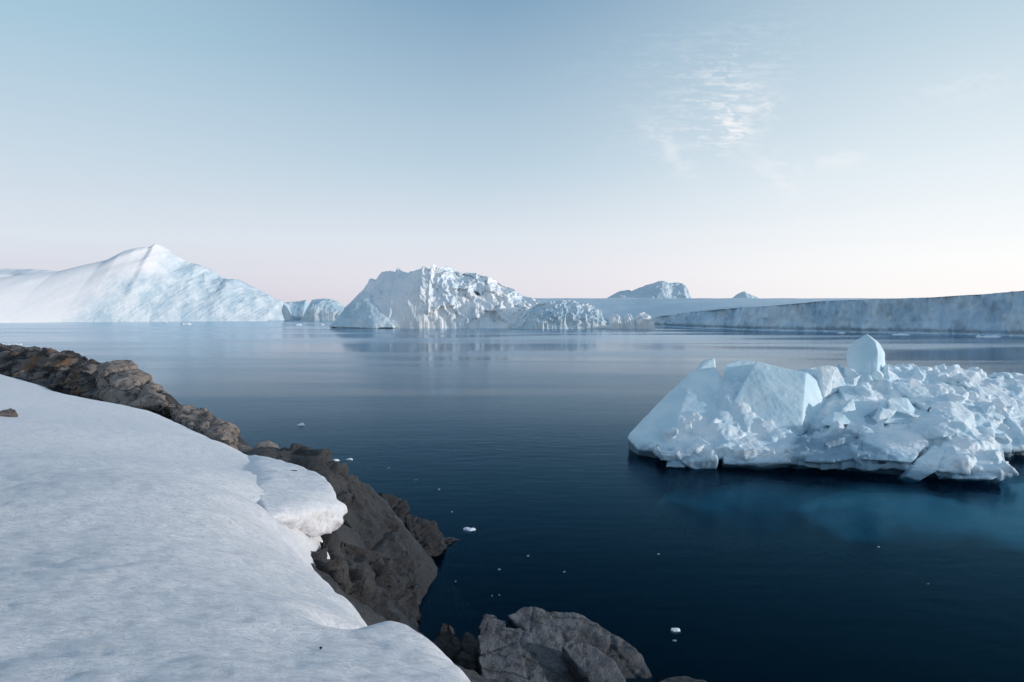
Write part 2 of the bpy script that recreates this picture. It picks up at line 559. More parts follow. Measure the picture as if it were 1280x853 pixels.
SNOW_EDGE_PX = [(-300, 440, 60), (-100, 452, 55), (0, 462, 50), (30, 470, 48), (60, 478, 46), (90, 490, 43.5), (120, 497, 41), (150, 502, 39.5), (180, 507, 38), (205, 513, 35.5),
                (230, 523, 33), (262, 538, 29.5), (290, 551, 26.5), (322, 569, 22), (346, 578, 20.2), (368, 600, 17.8), (370, 630, 15.8), (362, 660, 14.0),
                (371, 688, 11.6), (400, 711, 10.1), (430, 738, 8.7), (448, 756, 7.8), (458, 768, 7.0), (470, 765, 6.75), (486, 760, 6.7), (500, 762, 6.65), (518, 772, 6.4), (542, 788, 6.0),
                (570, 815, 5.5), (612, 853, 4.9), (655, 900, 4.3), (720, 1000, 3.4)]
EDGE = [px3(*q) for q in SNOW_EDGE_PX]
snow_pts = EDGE + [px3(*q) for q in [
    (0, 853, 4.2), (200, 853, 4.3), (400, 853, 4.5), (0, 700, 6.9), (200, 700, 7.1), (0, 600, 11), (200, 600, 11.5), (300, 650, 10.3),
    (0, 520, 23), (100, 520, 28), (200, 540, 23), (300, 600, 15.3), (0, 485, 36), (400, 760, 6.3), (330, 640, 12.0), (480, 800, 5.7),
    (310, 580, 20.0), (340, 700, 8.9), (322, 585, 19.4), (338, 594, 18.2), (346, 615, 16.2), (350, 640, 14.5)]]
snow_pts += [(-8, 0, 7.7), (-20, 5, 7.7), (-40, 20, 7.2), (-60, 50, 6.2), (0, 0, 7.15), (0, -8, 7.6), (-10, -10, 8.1), (2.0, 0, 6.8), (3, -8, 7.1), (-30, -15, 8.4)]
T_SNOW = TPS(snow_pts, .004)
SNOW_POLY = [(a, b) for a, b, _ in EDGE] + [(1.4, 2.5), (2.4, .6), (3.2, -4), (3.2, -14), (-60, -14), (-90, 30), (-70, 70)]


def polar(a0, a1, na, r0, r1, nr):
    A = np.radians(np.linspace(a0, a1, na)); R = np.geomspace(r0, r1, nr)
    AA, RR = np.meshgrid(A, R)
    return RR * np.sin(AA), RR * np.cos(AA)


def build_snow():
    X, Y = polar(-110, 70, 640, .7, 110, 420)
    Z = T_SNOW(X, Y)
    pts = np.stack([X.ravel(), Y.ravel(), np.zeros(X.size)], 1)
    s = sdist(SNOW_POLY, X, Y)
    wob = fbm(pts, 1.1, 3).reshape(X.shape) * .10 + fbm(pts, 4.5, 3, off=(5, 3, 1)).reshape(X.shape) * .03
    s = s + wob + np.clip(np.hypot(X, Y) * .02, .08, .3)
    R = np.hypot(X, Y)
    r = np.clip(.10 + .010 * R, .1, .5)
    Z = Z - 2.3 * r * np.log1p(np.exp(np.clip(-s / r, -30, 30)))
    big = fbm(pts, (.10, .22, 1), 3, off=(9, 2, 4)).reshape(X.shape)
    mid = fbm(pts, (.55, 1.2, 1), 3, off=(1, 7, 4)).reshape(X.shape)
    cup = ridged(pts, (1.9, 3.6, 1), 3, off=(3, 3, 8)).reshape(X.shape)
    Z += big * .06 + mid * .034 - cup * .028 * np.clip(14 / np.maximum(R, 1), 0, 1)
    # hollow between the slope and the near bulge
    for (px, py, d, rad, dep) in [(440, 778, 6.6, .26, .42), (425, 795, 6.2, .26, .18), (390, 822, 5.5, .4, .05)]:
        q = P(px, py, d)
        Z -= dep * np.exp(-(((X - q.x) ** 2 + (Y - q.y) ** 2) / rad ** 2))
    # small hole at the root of the overhang and footprints of old melt
    for (px, py, d, rad, dep) in [(366, 594, 17.6, .13, .16), (356, 637, 14.6, .12, .2)]:
        q = P(px, py, d)
        Z -= dep * np.exp(-(((X - q.x) ** 2 + (Y - q.y) ** 2) / rad ** 2))
    Z = np.maximum(Z, -2.0)
    o = link('snow_slope', grid_mesh('snow_slope', X, Y, Z, keep=s > -1.6), M_SNOW)
    tag(o, kind='structure')
    # the overhanging lobe
    bm = bmesh.new()
    top = [(318, 569, 22), (345, 574, 21), (368, 578, 20.3), (396, 589, 19), (413, 603, 17.6), (421, 620, 16.6), (418, 636, 15.8), (402, 640, 15.4), (380, 634, 15.2), (352, 622, 15.0), (340, 600, 17)]
    D = lambda px, py, d, dz: P(px, py, d) - Vector((0, 0, dz))
    hull_bm(bm, [P(*q) for q in top] + [P(*q) - Vector((.1, -.1, .55)) for q in top[1:]] + [P(395, 610, 17.5) + Vector((0, 0, .08)), D(300, 566, 23.5, .12), D(312, 594, 18.2, .03), D(318, 622, 14.4, .03), D(334, 640, 13.2, .10), D(340, 606, 16.6, -.10), D(350, 628, 15.0, -.06)])
    for (px, py, d, s) in [(412, 634, 16.0, .40), (392, 634, 15.6, .28), (366, 632, 15.2, .30), (421, 626, 16.3, .28)]:
        rand_block(bm, P(px, py, d) - Vector((0, 0, s * .7)), s, .9, 16)
    me = remesh(bm_mesh(bm, 'c'), .045, 18, .7)
    V = get_co(me)
    displace(me, lambda V, N: fbm(V, .9, 3) * .05 + fbm(V, 3.0, 3) * .012 + np.clip(.45 - N[:, 2], 0, .6) * (ridged(V, (2.2, 2.2, 1.2), 4) * .14 + fbm(V, 2.2, 3) * .10))
    tag(link('snow_cornice', me, M_SNOW), kind='structure')


rock_pts = [(a, b, c - .55) for a, b, c in EDGE]
crest = [(50, 441, 54), (110, 452, 50), (170, 470, 44), (205, 497, 39), (255, 514, 34), (285, 541, 30), (335, 560, 27), (395, 572, 25), (430, 592, 24), (470, 627, 24), (505, 657, 24.5), (523, 687, 25)]
rock_pts += [px3(*q) for q in crest]
rock_pts += [(a, b, 0.0) for a, b in [(-60, 75), (-45, 67), (-33, 61), (-26, 56), (-21, 48), (-15, 40), (-11, 34), (-8, 30.5), (-5.6, 28.6), (-3.4, 27.6), (-2.75, 24.5), (-2.85, 22.3), (-2.3, 20.2), (-.6, 17.5), (1.6, 15.5), (4.5, 12.0), (7, 6), (8, -4), (8, -14)]]
rock_pts += [(a, b, -3.0) for a, b in [(-50, 85), (-30, 70), (-15, 50), (-5, 36), (0, 28), (3, 20), (9, 12), (12, -8)]]
rock_pts += [px3(*q) for q in [(420, 700, 17), (450, 745, 17), (492, 765, 18.5), (445, 680, 19.5), (398, 665, 18), (470, 650, 22.5), (500, 700, 22.5)]]
rock_pts += [(-8, 0, 6.8), (-20, 5, 6.8), (-40, 20, 6.2), (0, 0, 6.2), (0, -8, 6.6), (3, -4, 5.6), (-30, -15, 7.4)]
T_ROCK = TPS(rock_pts, .004)


def build_rock_shore():
    X, Y = polar(-80, 80, 560, 2.2, 100, 420)
    Z = T_ROCK(X, Y)
    R = np.hypot(X, Y)
    pts = np.stack([X.ravel(), Y.ravel(), Z.ravel()], 1)
    a, b = cells(pts, (.35, .22, .3), (2, 1, 0))
    a = a.reshape(X.shape); b = b.reshape(X.shape)
    Z += -.18 * np.exp(-a / .04) + .06 * b
    Z += fbm(pts, .45, 5).reshape(X.shape) * .22 + ridged(pts, (1.0, .5, 1.0), 5, off=(4, 4, 4)).reshape(X.shape) * .10
    pts2 = np.stack([X.ravel(), Y.ravel(), Z.ravel()], 1)
    Z += fbm(pts2, 3.2, 4).reshape(X.shape) * .05
    # keep the bedrock under the snow
    s = sdist(SNOW_POLY, X, Y)
    Z = np.where(s > .25, np.minimum(Z, T_SNOW(X, Y) - .35), Z)
    Z = np.where(s > 3.5, T_SNOW(X, Y) - 2.0, Z)
    Z = np.maximum(np.where(Z < -1, Z * 1.5 + .5, Z), -20)
    tag(link('rocky_shore', grid_mesh('rocky_shore', X, Y, Z), M_ROCK), kind='structure')


def rock(name, hulls, mat, label, cat, voxel, amp, freq, crack=.0, smooth_it=4, group=None, seed=0, hollow=None):
    """one boulder or outcrop: welded convex lumps, weathered by noise"""
    bm = bmesh.new()
    for h in hulls: hull_bm(bm, [Vector(q) for q in h])
    me = remesh(bm_mesh(bm, name), voxel, smooth_it, .6)
    off = (seed * 3.7, seed * 1.9, seed * 5.3)

    def f(V, N):
        d = fbm(V, freq, 4, off=off) * amp + ridged(V, (freq * 1.3, freq * .5, freq * 2.2), 4, off=off) * amp * .34
        d += ridged(V, freq * 4.5, 4, off=off) * amp * .16
        if hollow:
            q, r, dep = hollow
            d -= dep * np.exp(-((V - np.array(q)) ** 2).sum(1) / r ** 2)
        if crack:
            a, b = cells(V, (freq * .9, freq * .55, freq * .9), off)
            d += b * amp * .5 - crack * np.exp(-a / .04)
        return d
    displace(me, f)
    lo = get_co(me)
    base = Vector((lo[:, 0].mean(), lo[:, 1].mean(), lo[:, 2].min()))
    set_co(me, lo - np.array(base))
    o = link(name, me, mat); o.location = base
    return tag(o, label, cat, group)


def slabpts(outline, depth_back, drop, sink=0.0):
    """visible outline (px,py,d) plus a copy pushed back and down: a solid lump"""
    a = [P(*q) for q in outline]
    v = Vector((0, depth_back, -drop))
    return [p for p in a] + [p + v for p in a]


def build_rocks():
    # --- bottom boulders, by the water under the snow edge
    V3 = Vector
    rock('boulder', [slabpts([(594, 792, 17.4), (612, 779, 17.9), (650, 781, 18.0), (690, 797, 17.8), (735, 830, 17.4), (770, 870, 17.0), (700, 930, 15.4), (605, 900, 15.5)], 2.0, 2.2)],
         M_GREY, 'broad pale grey boulder with a cracked sloping face, frontmost at the bottom of the photo', 'boulder', .04, .11, .7, .035, 4, seed=1)
    rock('boulder', [slabpts([(632, 768, 19.2), (655, 757, 19.6), (690, 760, 19.8), (730, 768, 19.8), (765, 787, 19.6), (800, 820, 19.0), (815, 846, 18.4), (812, 900, 17.2), (700, 850, 18.2)], 1.8, 2.0)],
         M_GREY, 'long arched brown grey boulder behind the cracked pale one, sloping into the water', 'boulder', .04, .14, .7, .04, 4, seed=2)
    rock('boulder', [slabpts([(702, 808, 17.2), (713, 798, 17.4), (740, 805, 17.4), (765, 822, 17.2), (782, 850, 16.8), (775, 900, 16.0), (735, 860, 16.6)], .8, 1.6)],
         M_GREY, 'small rounded grey boulder split by a dark crack, wedged between the two big grey boulders', 'boulder', .04, .06, 1.2, 0, 6, seed=3)
    rock('boulder', [slabpts([(822, 850, 17.6), (836, 843, 17.8), (860, 845, 17.8), (884, 853, 17.6), (900, 890, 16.6), (815, 890, 16.6)], 1.2, 1.2)],
         M_GREY, 'low grey boulder barely showing at the bottom edge, right of the big boulders', 'boulder', .05, .09, 1.0, .0, 5, seed=4)
    rock('boulder', [slabpts([(596, 780, 18.8), (606, 770, 19.2), (622, 768, 19.4), (634, 776, 19.2), (630, 800, 18.4), (598, 800, 18.4)], 1.0, 1.2)],
         M_GREY, 'small knobby boulder on the left shoulder of the pale cracked boulder', 'boulder', .04, .10, 1.3, .05, 4, seed=5)
    rock('boulder', [slabpts([(540, 790, 18.2), (553, 775, 18.6), (564, 776, 18.6), (575, 800, 18.0), (582, 840, 17.2), (560, 860, 16.8), (535, 820, 17.6)], 1.2, 1.8)],
         M_BLACK, 'upright dark wet boulder between the snow edge and the pale cracked boulder', 'boulder', .045, .14, 1.0, .08, 4, seed=6)
    rock('boulder', [slabpts([(572, 800, 18.2), (584, 790, 18.4), (596, 800, 18.2), (604, 850, 17.0), (590, 890, 16.2), (570, 850, 17.0)], 1.2, 1.6)],
         M_BLACK, 'narrow dark boulder in the gap left of the pale cracked boulder', 'boulder', .045, .12, 1.1, .06, 4, seed=7)
    # --- low dark rocks at the tip of the headland
    rock('rock_ledge', [slabpts([(505, 650, 27.6), (540, 655, 28.5), (556, 668, 28.8), (552, 690, 27.6), (520, 700, 26.8)], 2.0, 1.2)],
         M_BLACK, 'black wet rock ledge standing in the water at the tip of the headland', 'rock', .07, .30, .9, .15, 2, seed=8)
    rock('rock_ledge', [slabpts([(540, 672, 28.6), (560, 668, 29.2), (577, 675, 29.4), (570, 683, 28.8), (545, 690, 27.9)], 1.2, .7)],
         M_BLACK, 'lowest black rock reaching furthest right into the water off the headland', 'rock', .06, .20, 1.2, .1, 2, seed=9)
    rock('rock_ledge', [slabpts([(470, 622, 29.5), (485, 618, 30), (508, 634, 30), (535, 655, 29.5), (530, 670, 28.4), (480, 650, 28)], 2.0, 1.6)],
         M_BLACK, 'jagged black rock behind the headland crest, beside the dark water', 'rock', .07, .34, .9, .2, 2, seed=10)
    # --- headland hump
    rock('headland_rock', [
        [P(335, 562, 27), P(395, 571, 25), P(430, 590, 24), P(470, 626, 24), P(505, 657, 24.5), P(525, 690, 25), P(520, 720, 23.5), P(490, 720, 21.5), P(440, 665, 20), P(400, 625, 20.5),
         P(350, 590, 24), P(430, 600, 24) + V3((1.0, 3.0, -3)), P(500, 660, 25) + V3((.3, 2, -2.5)), P(350, 565, 27) + V3((1, 3, -3)), P(450, 700, 20) + V3((0, 0, -2))]],
         M_ROCK, 'big brown grey headland rock sloping into the water beside the snow overhang', 'rock', .06, .40, .55, .28, 3, seed=11)
    rock('headland_rock', [
        [P(385, 660, 17.5), P(420, 675, 18), P(465, 690, 19.5), P(505, 705, 21.5), P(522, 740, 22), P(524, 768, 21.5), P(490, 790, 17.5), P(455, 775, 14.5), P(420, 725, 14), P(385, 690, 14.5),
         P(450, 740, 15) + V3((0, 0, -2.5)), P(400, 700, 15) + V3((0, 0, -2)), P(520, 770, 21) + V3((0, .8, -1.2))]],
         M_ROCK, 'dark hollowed rock below the snow overhang, next to the lower snow edge', 'rock', .055, .38, .6, .24, 3, seed=12, hollow=(P(455, 690, 18.6), 1.3, .9))
    # --- chain of rocks along the upper snow edge
    rock('boulder', [slabpts([(318, 560, 26.5), (322, 553, 27), (335, 550, 27.3), (347, 555, 27.2), (350, 563, 26.4), (330, 566, 25.8)], 1.2, 1.0)],
         M_TAN, 'small round tan boulder at the notch where the overhang starts', 'boulder', .05, .09, 1.0, .0, 4, seed=13)
    rock('boulder', [slabpts([(294, 556, 26.8), (300, 550, 27.4), (312, 552, 27.5), (318, 560, 26.6), (306, 566, 25.6)], 1.0, 1.0)],
         M_TAN, 'small brown boulder left of the round tan one, against the snow edge', 'boulder', .05, .09, 1.1, .0, 4, seed=14)
    rock('rock_ridge', [slabpts([(205, 505, 38), (218, 499, 39), (245, 507, 36.5), (262, 514, 34.5), (275, 530, 32), (290, 549, 28.6), (286, 556, 26.8), (255, 540, 30), (225, 525, 33)], 3.0, 4.0)],
         M_TAN, 'jagged brown rock ridge dropping along the snow edge to the water', 'rock', .09, .36, .75, .3, 2, seed=15)
    rock('rock_outcrop', [slabpts([(118, 478, 44), (125, 456, 46), (145, 451, 46.5), (165, 454, 46), (182, 464, 44.5), (198, 480, 42), (209, 493, 40), (206, 506, 37), (160, 508, 38.5), (125, 498, 41)], 5.0, 5.0)],
         M_TAN, 'smooth tan rounded outcrop with long dark cracks, right end of the rocks on the snow', 'rock outcrop', .10, .30, .45, .4, 5, seed=16)
    rock('rock_outcrop', [slabpts([(-120, 440, 60), (-40, 431, 61), (0, 434, 60), (30, 437, 58), (60, 441, 56), (90, 444, 53), (118, 450, 50), (140, 460, 47), (130, 500, 41.2), (90, 492, 43), (60, 480, 46), (0, 464, 50), (-100, 456, 55)], 5.0, 5.0)],
         M_LICHEN, 'rough outcrop with rusty lichen and dark hollows, left end of the rocks above the snow', 'rock outcrop', .13, .65, .42, .5, 2, seed=17)
    # --- stones melted out of the snow
    def on_snow(px, py):
        lo, hi = 2.0, 60.0
        for k in range(400):
            d = 2.5 + k * .12
            p = P(px, py, d)
            if p.z <= float(T_SNOW(np.array(p.x), np.array(p.y))): return p
        return p
    for i, (px, py, r, name, label, cat) in enumerate([
            (3, 520, .34, 'stone', 'dark stone poking out of the snow at the left edge, below the lichen outcrop', 'stone'),
            (82, 735, .013, 'pebble', 'tiny dark pebble lying on the open snow at lower left', 'pebble'),
            (274, 812, .011, 'pebble', 'tiny dark pebble on the snow near the bottom edge of the photo', 'pebble'),
            (401, 810, .009, 'pebble', 'tiny dark pebble on the snow just left of the near bulge', 'pebble'),
            (527, 842, .010, 'pebble', 'tiny dark pebble on the near snow bulge', 'pebble'),
            (366, 594, .13, 'stone', 'dark stone sunk in a melt hole on top of the snow overhang', 'stone')]):
        p = on_snow(px, py)
        pts = []
        for k in range(22):
            q = V3((random.gauss(0, 1), random.gauss(0, 1), random.gauss(0, 1))).normalized() * r
            pts.append(p + V3((q.x * 1.5, q.y, q.z * .8)) + V3((0, 0, r * .15)))
        bm = bmesh.new(); hull_bm(bm, pts)
        me = remesh(bm_mesh(bm, name), r / 9, 1, .5)
        displace(me, lambda V, N: fbm(V, 1.1 / r, 5, off=(i * 3, 1, 2)) * r * .30)
        c = get_co(me).mean(0)
        set_co(me, get_co(me) - c)
        o = link(name, me, M_BLACK if r < .3 else M_LICHEN); o.location = c
        tag(o, label, cat)


build_snow()
build_rock_shore()
build_rocks()

# ------------------------------------------------------------------ the near iceberg
BERG_POLY = [(7.9, 47.8), (8.6, 45.0), (8.7, 43.3), (11.5, 43.0), (14.5, 42.4), (17.5, 41.4), (20.8, 40.4), (23.0, 39.2), (25.4, 38.6), (27.0, 39.6), (27.6, 42.5), (30.0, 45.2), (34, 46.5), (40, 49), (43, 55), (40, 62), (30, 64), (22, 61), (15, 58), (10.5, 54), (8.6, 50.5)]


def build_berg():
    base = Vector((22, 50, 0))
    root = empty('iceberg', base)
    tag(root, 'near jagged iceberg of broken blue white blocks with a pointed boulder on top', 'iceberg')
    # body: top surface over the outline
    tp = [px3(*q) for q in [
        (900, 540, 45.2), (860, 560, 44.2), (840, 578, 43.6), (930, 560, 44.0), (985, 560, 43.8), (1040, 560, 42.8), (1100, 570, 41.8), (1160, 570, 41.2), (1200, 535, 43.5),
        (1240, 560, 41.0), (1255, 588, 39.6), (1000, 500, 50), (900, 478, 51), (870, 500, 49), (830, 525, 48.6), (960, 470, 52.5), (1040, 475, 51), (1060, 462, 53), (1120, 465, 54), (1180, 463, 55), (1240, 470, 55), (1290, 477, 54), (1340, 480, 54),
        (1100, 520, 47.5), (1060, 510, 48), (1160, 515, 47.5), (1220, 510, 48.5), (1280, 535, 47.5), (1130, 490, 51), (1250, 495, 51.5)]]
    tp += [(a, b, .9) for a, b in BERG_POLY]
    T = TPS(tp, .01)
    X, Y = np.meshgrid(np.arange(6.5, 45, .22), np.arange(37.5, 66, .22))
    s = sdist(BERG_POLY, X, Y)
    Z = T(X, Y)
    pts = np.stack([X.ravel(), Y.ravel(), np.zeros(X.size)], 1)
    a, b = cells(pts, .55, (1, 2, 0)); a2, b2 = cells(pts, 1.3, (4, 2, 0))
    Z = Z + (b.reshape(X.shape) * .35 + b2.reshape(X.shape) * .18)
    s2 = s + fbm(pts, .6, 4).reshape(X.shape) * .45
    Z = np.minimum(Z, .75 + np.sqrt(np.clip(s2, 0, None)) * 2.6)
    ins = s2 > -.05
    Z = np.maximum(Z, .75)
    bm = bmesh.new()
    r, c = X.shape
    top = {}; bot = {}
    zb = .42 + .28 * fbm(pts, .35, 4).reshape(X.shape)
    for i in range(r):
        for j in range(c):
            if ins[i, j]:
                top[i, j] = bm.verts.new((X[i, j], Y[i, j], Z[i, j])); bot[i, j] = bm.verts.new((X[i, j], Y[i, j], zb[i, j]))
    keys = top.keys()
    edges = {}
    for i in range(r - 1):
        for j in range(c - 1):
            q = [(i, j), (i, j + 1), (i + 1, j + 1), (i + 1, j)]
            if all(k in top for k in q):
                bm.faces.new([top[k] for k in q]); bm.faces.new([bot[k] for k in reversed(q)])
                for k in range(4):
                    e = (q[k], q[(k + 1) % 4])
                    if (e[1], e[0]) in edges: del edges[(e[1], e[0])]
                    else: edges[e] = 1
    for e in edges:
        bm.faces.new([top[e[1]], top[e[0]], bot[e[0]], bot[e[1]]])
    for v_ in [v_ for v_ in bm.verts if not v_.link_faces]: bm.verts.remove(v_)
    # neck under the ledge, its dark colour painted in for the ledge's shade
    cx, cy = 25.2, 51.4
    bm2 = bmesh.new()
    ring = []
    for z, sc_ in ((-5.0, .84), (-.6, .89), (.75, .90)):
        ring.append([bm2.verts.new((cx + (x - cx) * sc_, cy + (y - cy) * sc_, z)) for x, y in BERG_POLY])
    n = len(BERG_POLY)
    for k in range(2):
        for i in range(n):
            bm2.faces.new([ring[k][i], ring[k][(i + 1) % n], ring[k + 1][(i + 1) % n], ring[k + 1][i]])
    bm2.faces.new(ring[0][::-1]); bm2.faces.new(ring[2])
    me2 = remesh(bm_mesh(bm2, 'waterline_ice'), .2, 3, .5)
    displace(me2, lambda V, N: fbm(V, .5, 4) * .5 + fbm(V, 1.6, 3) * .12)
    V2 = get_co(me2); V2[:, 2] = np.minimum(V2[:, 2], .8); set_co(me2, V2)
    child('waterline_ice', me2, M_SHADEICE, root)['label'] = 'ice neck under the overhanging edge, coloured dark for its shade'

    big = bm

    def zt(x, y): return float(T(np.array(x), np.array(y)))
    # rubble welded into the body
    placed = 0
    while placed < 470:
        x = random.uniform(8, 43); y = random.uniform(38.5, 60)
        sd_ = float(sdist(BERG_POLY, np.array(x), np.array(y)))
        if sd_ < .15: continue
        # the right half is finer and more broken than the left
        px = 640 + F * x / y
        sz = random.choice([.2, .26, .32, .4, .5, .7]) * (1.0 if px > 1010 else .75)
        if px < 1000 and y > 46 and sz > .3: continue
        z = min(zt(x, y), .75 + math.sqrt(sd_) * 2.6)
        py = HOR + F * (H - z) / y
        if 872 < px < 1034 and 455 < py < 556: continue
        if 1005 < px < 1155 and 470 < py < 580 and random.random() < .75: continue
        if px < 1000 and py > 540 and random.random() < .6: continue
        rand_block(big if sz > .3 and random.random() < .8 else bm, (x, y, z + sz * random.uniform(-.45, .15)), sz, random.uniform(.6, 1.2), random.randint(8, 13))
        placed += 1
    # hand placed blocks: (px, py, d, size, flat)
    for (px, py, d, sz, fl) in [(1064, 467, 51.2, .6, .8), (1093, 468, 50.9, .65, .8), (1078, 469, 50.8, .75, .7), (1108, 462, 52.4, .5, 1), (1056, 462, 52.2, .45, 1), (1048, 512, 47.0, 1.25, .8), (1128, 512, 46.6, 1.25, .95), (1102, 520, 46.0, 1.0, .7), (1060, 478, 51, 1.1, .6), (1075, 492, 49.5, 1.0, .7), (1110, 470, 52.5, .9, .7),
                                (1040, 550, 43.4, 1.0, .9), (1060, 560, 42.8, .9, .9), (870, 565, 44.0, 1.0, .9), (848, 572, 43.6, .7, 1), (885, 572, 43.5, .75, 1.1), (842, 540, 45.4, .55, .8), (860, 535, 45.6, .5, 1),
                                (1180, 545, 42.6, 1.2, .8), (1210, 560, 41.6, 1.1, .9), (1240, 575, 40.4, .9, .9), (1165, 575, 41.0, .8, .9), (1250, 592, 39.4, .7, .7), (1190, 462, 55, .7, 1.0), (1160, 468, 54, .7, .9), (1255, 472, 55, .7, .8),
                                (1220, 466, 55, .6, 1), (1145, 470, 53, .8, .8), (1150, 500, 49, .9, .7), (1190, 500, 49, .9, .8), (1230, 510, 48, 1., .7), (1085, 545, 43.8, 1.0, .6), (1130, 545, 43.5, 1.2, .6)]:
        rand_block(big if py < 555 else bm, P(px, py, d), sz, fl, 9)
    # hanging teeth along the right nose
    for px in range(1150, 1262, 9):
        d = 39.9 - (px - 1150) * .008
        q = P(px + random.uniform(-3, 3), 590 + random.uniform(-4, 6), d)
        rand_block(bm, q, random.uniform(.3, .55), random.uniform(1.0, 1.7), 9)
    me = remesh(bm_mesh(bm, 'ice_mass'), .08, 1, .4)

    def f(V, N):
        up = np.clip((V[:, 2] + .2) / .6, 0, 1)
        a, b = cells(V, 1.5, (3, 1, 7))
        return up * (fbm(V, .8, 4) * .07 + ridged(V, 2.3, 4) * .025 + b * .02 + fbm(V, 6.0, 3) * .016)
    displace(me, f)
    child('ice_mass', me, M_ICE, root)
    def part(name, hulls, mat, label, voxel=.06, amp=.05, sm=1):
        bm = bmesh.new()
        for h in hulls: hull_bm(bm, [Vector(q) for q in h])
        me = remesh(bm_mesh(bm, name), voxel, sm, .5)
        displace(me, lambda V, N: fbm(V, .7, 4, off=(3, 5, 9)) * amp + fbm(V, 4.5, 3) * amp * .22)
        o = child(name, me, mat, root)
        if label: o['label'] = label
        return o
    B = Vector((.3, 2.2, -.3))
    # left fin: smooth tilted face, apex at the top
    fin = [P(784, 547, 48.0), P(798, 562, 46.6), P(787, 541, 48.2), P(803, 530, 48.6), P(862, 465, 51.0), P(866, 463, 50.8), P(897, 462, 51.0), P(906, 480, 50.4), P(900, 522, 47.6), P(893, 556, 44.9), P(835, 566, 44.6)]
    part('ice_slab', [fin + [p + Vector((.5, 2.4, -1.9)) for p in fin], [P(868, 463, 50.9), P(880, 450, 51.1), P(893, 447.5, 51.1), P(895, 466, 51.0), P(870, 466, 50.7), P(882, 451, 51.8), P(894, 450, 51.7), P(895, 470, 51.9), P(872, 470, 51.7)]], M_FACE, 'smooth tilted ice slab rising to a small tip at the left end')
    blk = [P(903, 527, 46.6), P(960, 548, 45.4), P(1001, 545, 45.2), P(1008, 466, 48.8), P(944, 452, 49.6), P(926, 486, 48.6)]
    blkr = [P(1036, 487, 50.4), P(1031, 520, 48.8), P(1006, 540, 46.6)]
    part('ice_block', [blk + blkr + [P(1020, 470, 51.5), P(950, 455, 52.0), P(925, 500, 52)]], M_FACE, 'tall smooth ice block with a sunlit right side')
    part('ice_block', [[P(905, 456, 51.6), P(926, 450, 51.9), P(944, 452, 51.7), P(940, 480, 50.6), P(925, 490, 50.2), P(905, 478, 51), P(910, 470, 53.4), P(940, 460, 54), P(930, 500, 53)]], M_FACE, 'narrow pale ice block behind the tall smooth one')
    # pointed boulder
    bo = [P(1057, 440, 52.4), P(1059, 457, 52.2), P(1066, 474, 51.9), P(1096, 475, 51.6), P(1098, 440, 51.7), P(1084, 417, 52.3), P(1066, 428, 52.4), P(1095, 428, 51.9),
          P(1107, 457, 53.4), P(1106, 442, 53.5), P(1098, 428, 53.4), P(1062, 455, 54.0), P(1068, 430, 53.8), P(1100, 462, 54.2), P(1085, 419, 53.2)]
    part('ice_boulder', [bo], M_FACE, 'pointed ice boulder on the top of the iceberg', .05, .06, 10)
    # wedge blocks in the middle
    part('ice_block', [[P(1097, 508, 46.6), P(1112, 497, 47.2), P(1134, 497, 47.2), P(1146, 522, 46.6), P(1138, 530, 45.9), P(1100, 530, 45.8), P(1150, 520, 48.5), P(1110, 500, 49), P(1100, 525, 48)]], M_FACE, 'rounded blue ice block in the middle of the rubble', .06, .04)
    part('ice_block', [[P(1024, 530, 45.6), P(1044, 508, 46.8), P(1066, 510, 46.8), P(1066, 530, 45.8), P(1040, 534, 45.0), P(1098, 512, 47.6), P(1070, 497, 48.4), P(1060, 525, 48)]], M_FACE, 'tent shaped ice block left of the rounded blue one', .06, .04)
    def hit(px, py):
        d = 38.0
        while d < 62:
            q = P(px, py, d)
            sd_ = float(sdist(BERG_POLY, np.array(q.x), np.array(q.y)))
            if sd_ > 0 and q.z <= min(zt(q.x, q.y), .75 + math.sqrt(sd_) * 2.6): return d
            d += .1
        return 50.0

    for ol, out_, dep, drop in [
            ([(1044, 478), (1060, 476), (1078, 490), (1101, 509), (1088, 520), (1058, 502)], .45, 2.0, 1.4),
            ([(1006, 470), (1024, 458), (1046, 457), (1058, 481), (1030, 497), (1010, 490)], .4, 2.2, 1.2),
            ([(1006, 562), (1022, 545), (1041, 535), (1060, 541), (1074, 553), (1074, 572), (1040, 578), (1008, 577)], .35, 2.0, .6),
            ([(1080, 538), (1100, 532), (1152, 543), (1160, 556), (1140, 578), (1077, 574)], .40, 2.0, .8),
            ([(852, 578), (858, 562), (874, 547), (890, 556), (898, 574), (896, 586), (868, 588)], .35, 1.6, .5),
            ([(832, 584), (836, 570), (847, 558), (858, 566), (856, 584)], .35, 1.2, .4),
            ([(905, 548), (930, 542), (975, 556), (990, 578), (950, 584), (905, 580)], .28, 1.6, .6),
            ([(1132, 596), (1146, 576), (1168, 558), (1182, 562), (1172, 590), (1150, 602)], .40, 1.8, .5),
            ([(1182, 566), (1205, 548), (1232, 556), (1256, 580), (1268, 588), (1240, 600), (1190, 598)], .30, 2.0, .5),
            ([(1108, 470), (1126, 464), (1150, 478), (1172, 502), (1160, 512), (1128, 492)], .4, 2.0, 1.2),
            ([(1160, 500), (1185, 494), (1215, 516), (1222, 534), (1196, 540), (1170, 524)], .4, 2.0, 1.0),
            ([(1215, 486), (1240, 480), (1268, 500), (1280, 520), (1250, 526), (1225, 506)], .4, 2.0, 1.0)]:
        fr_ = [P(x, y, hit(x, y) - out_) for x, y in ol]
        part('ice_block', [fr_ + [p + Vector((.35, dep, -drop)) for p in fr_]], M_ICE, None, .055, .10, 3)
    # foot of ice under the water, reaching towards the right front
    bm = bmesh.new()
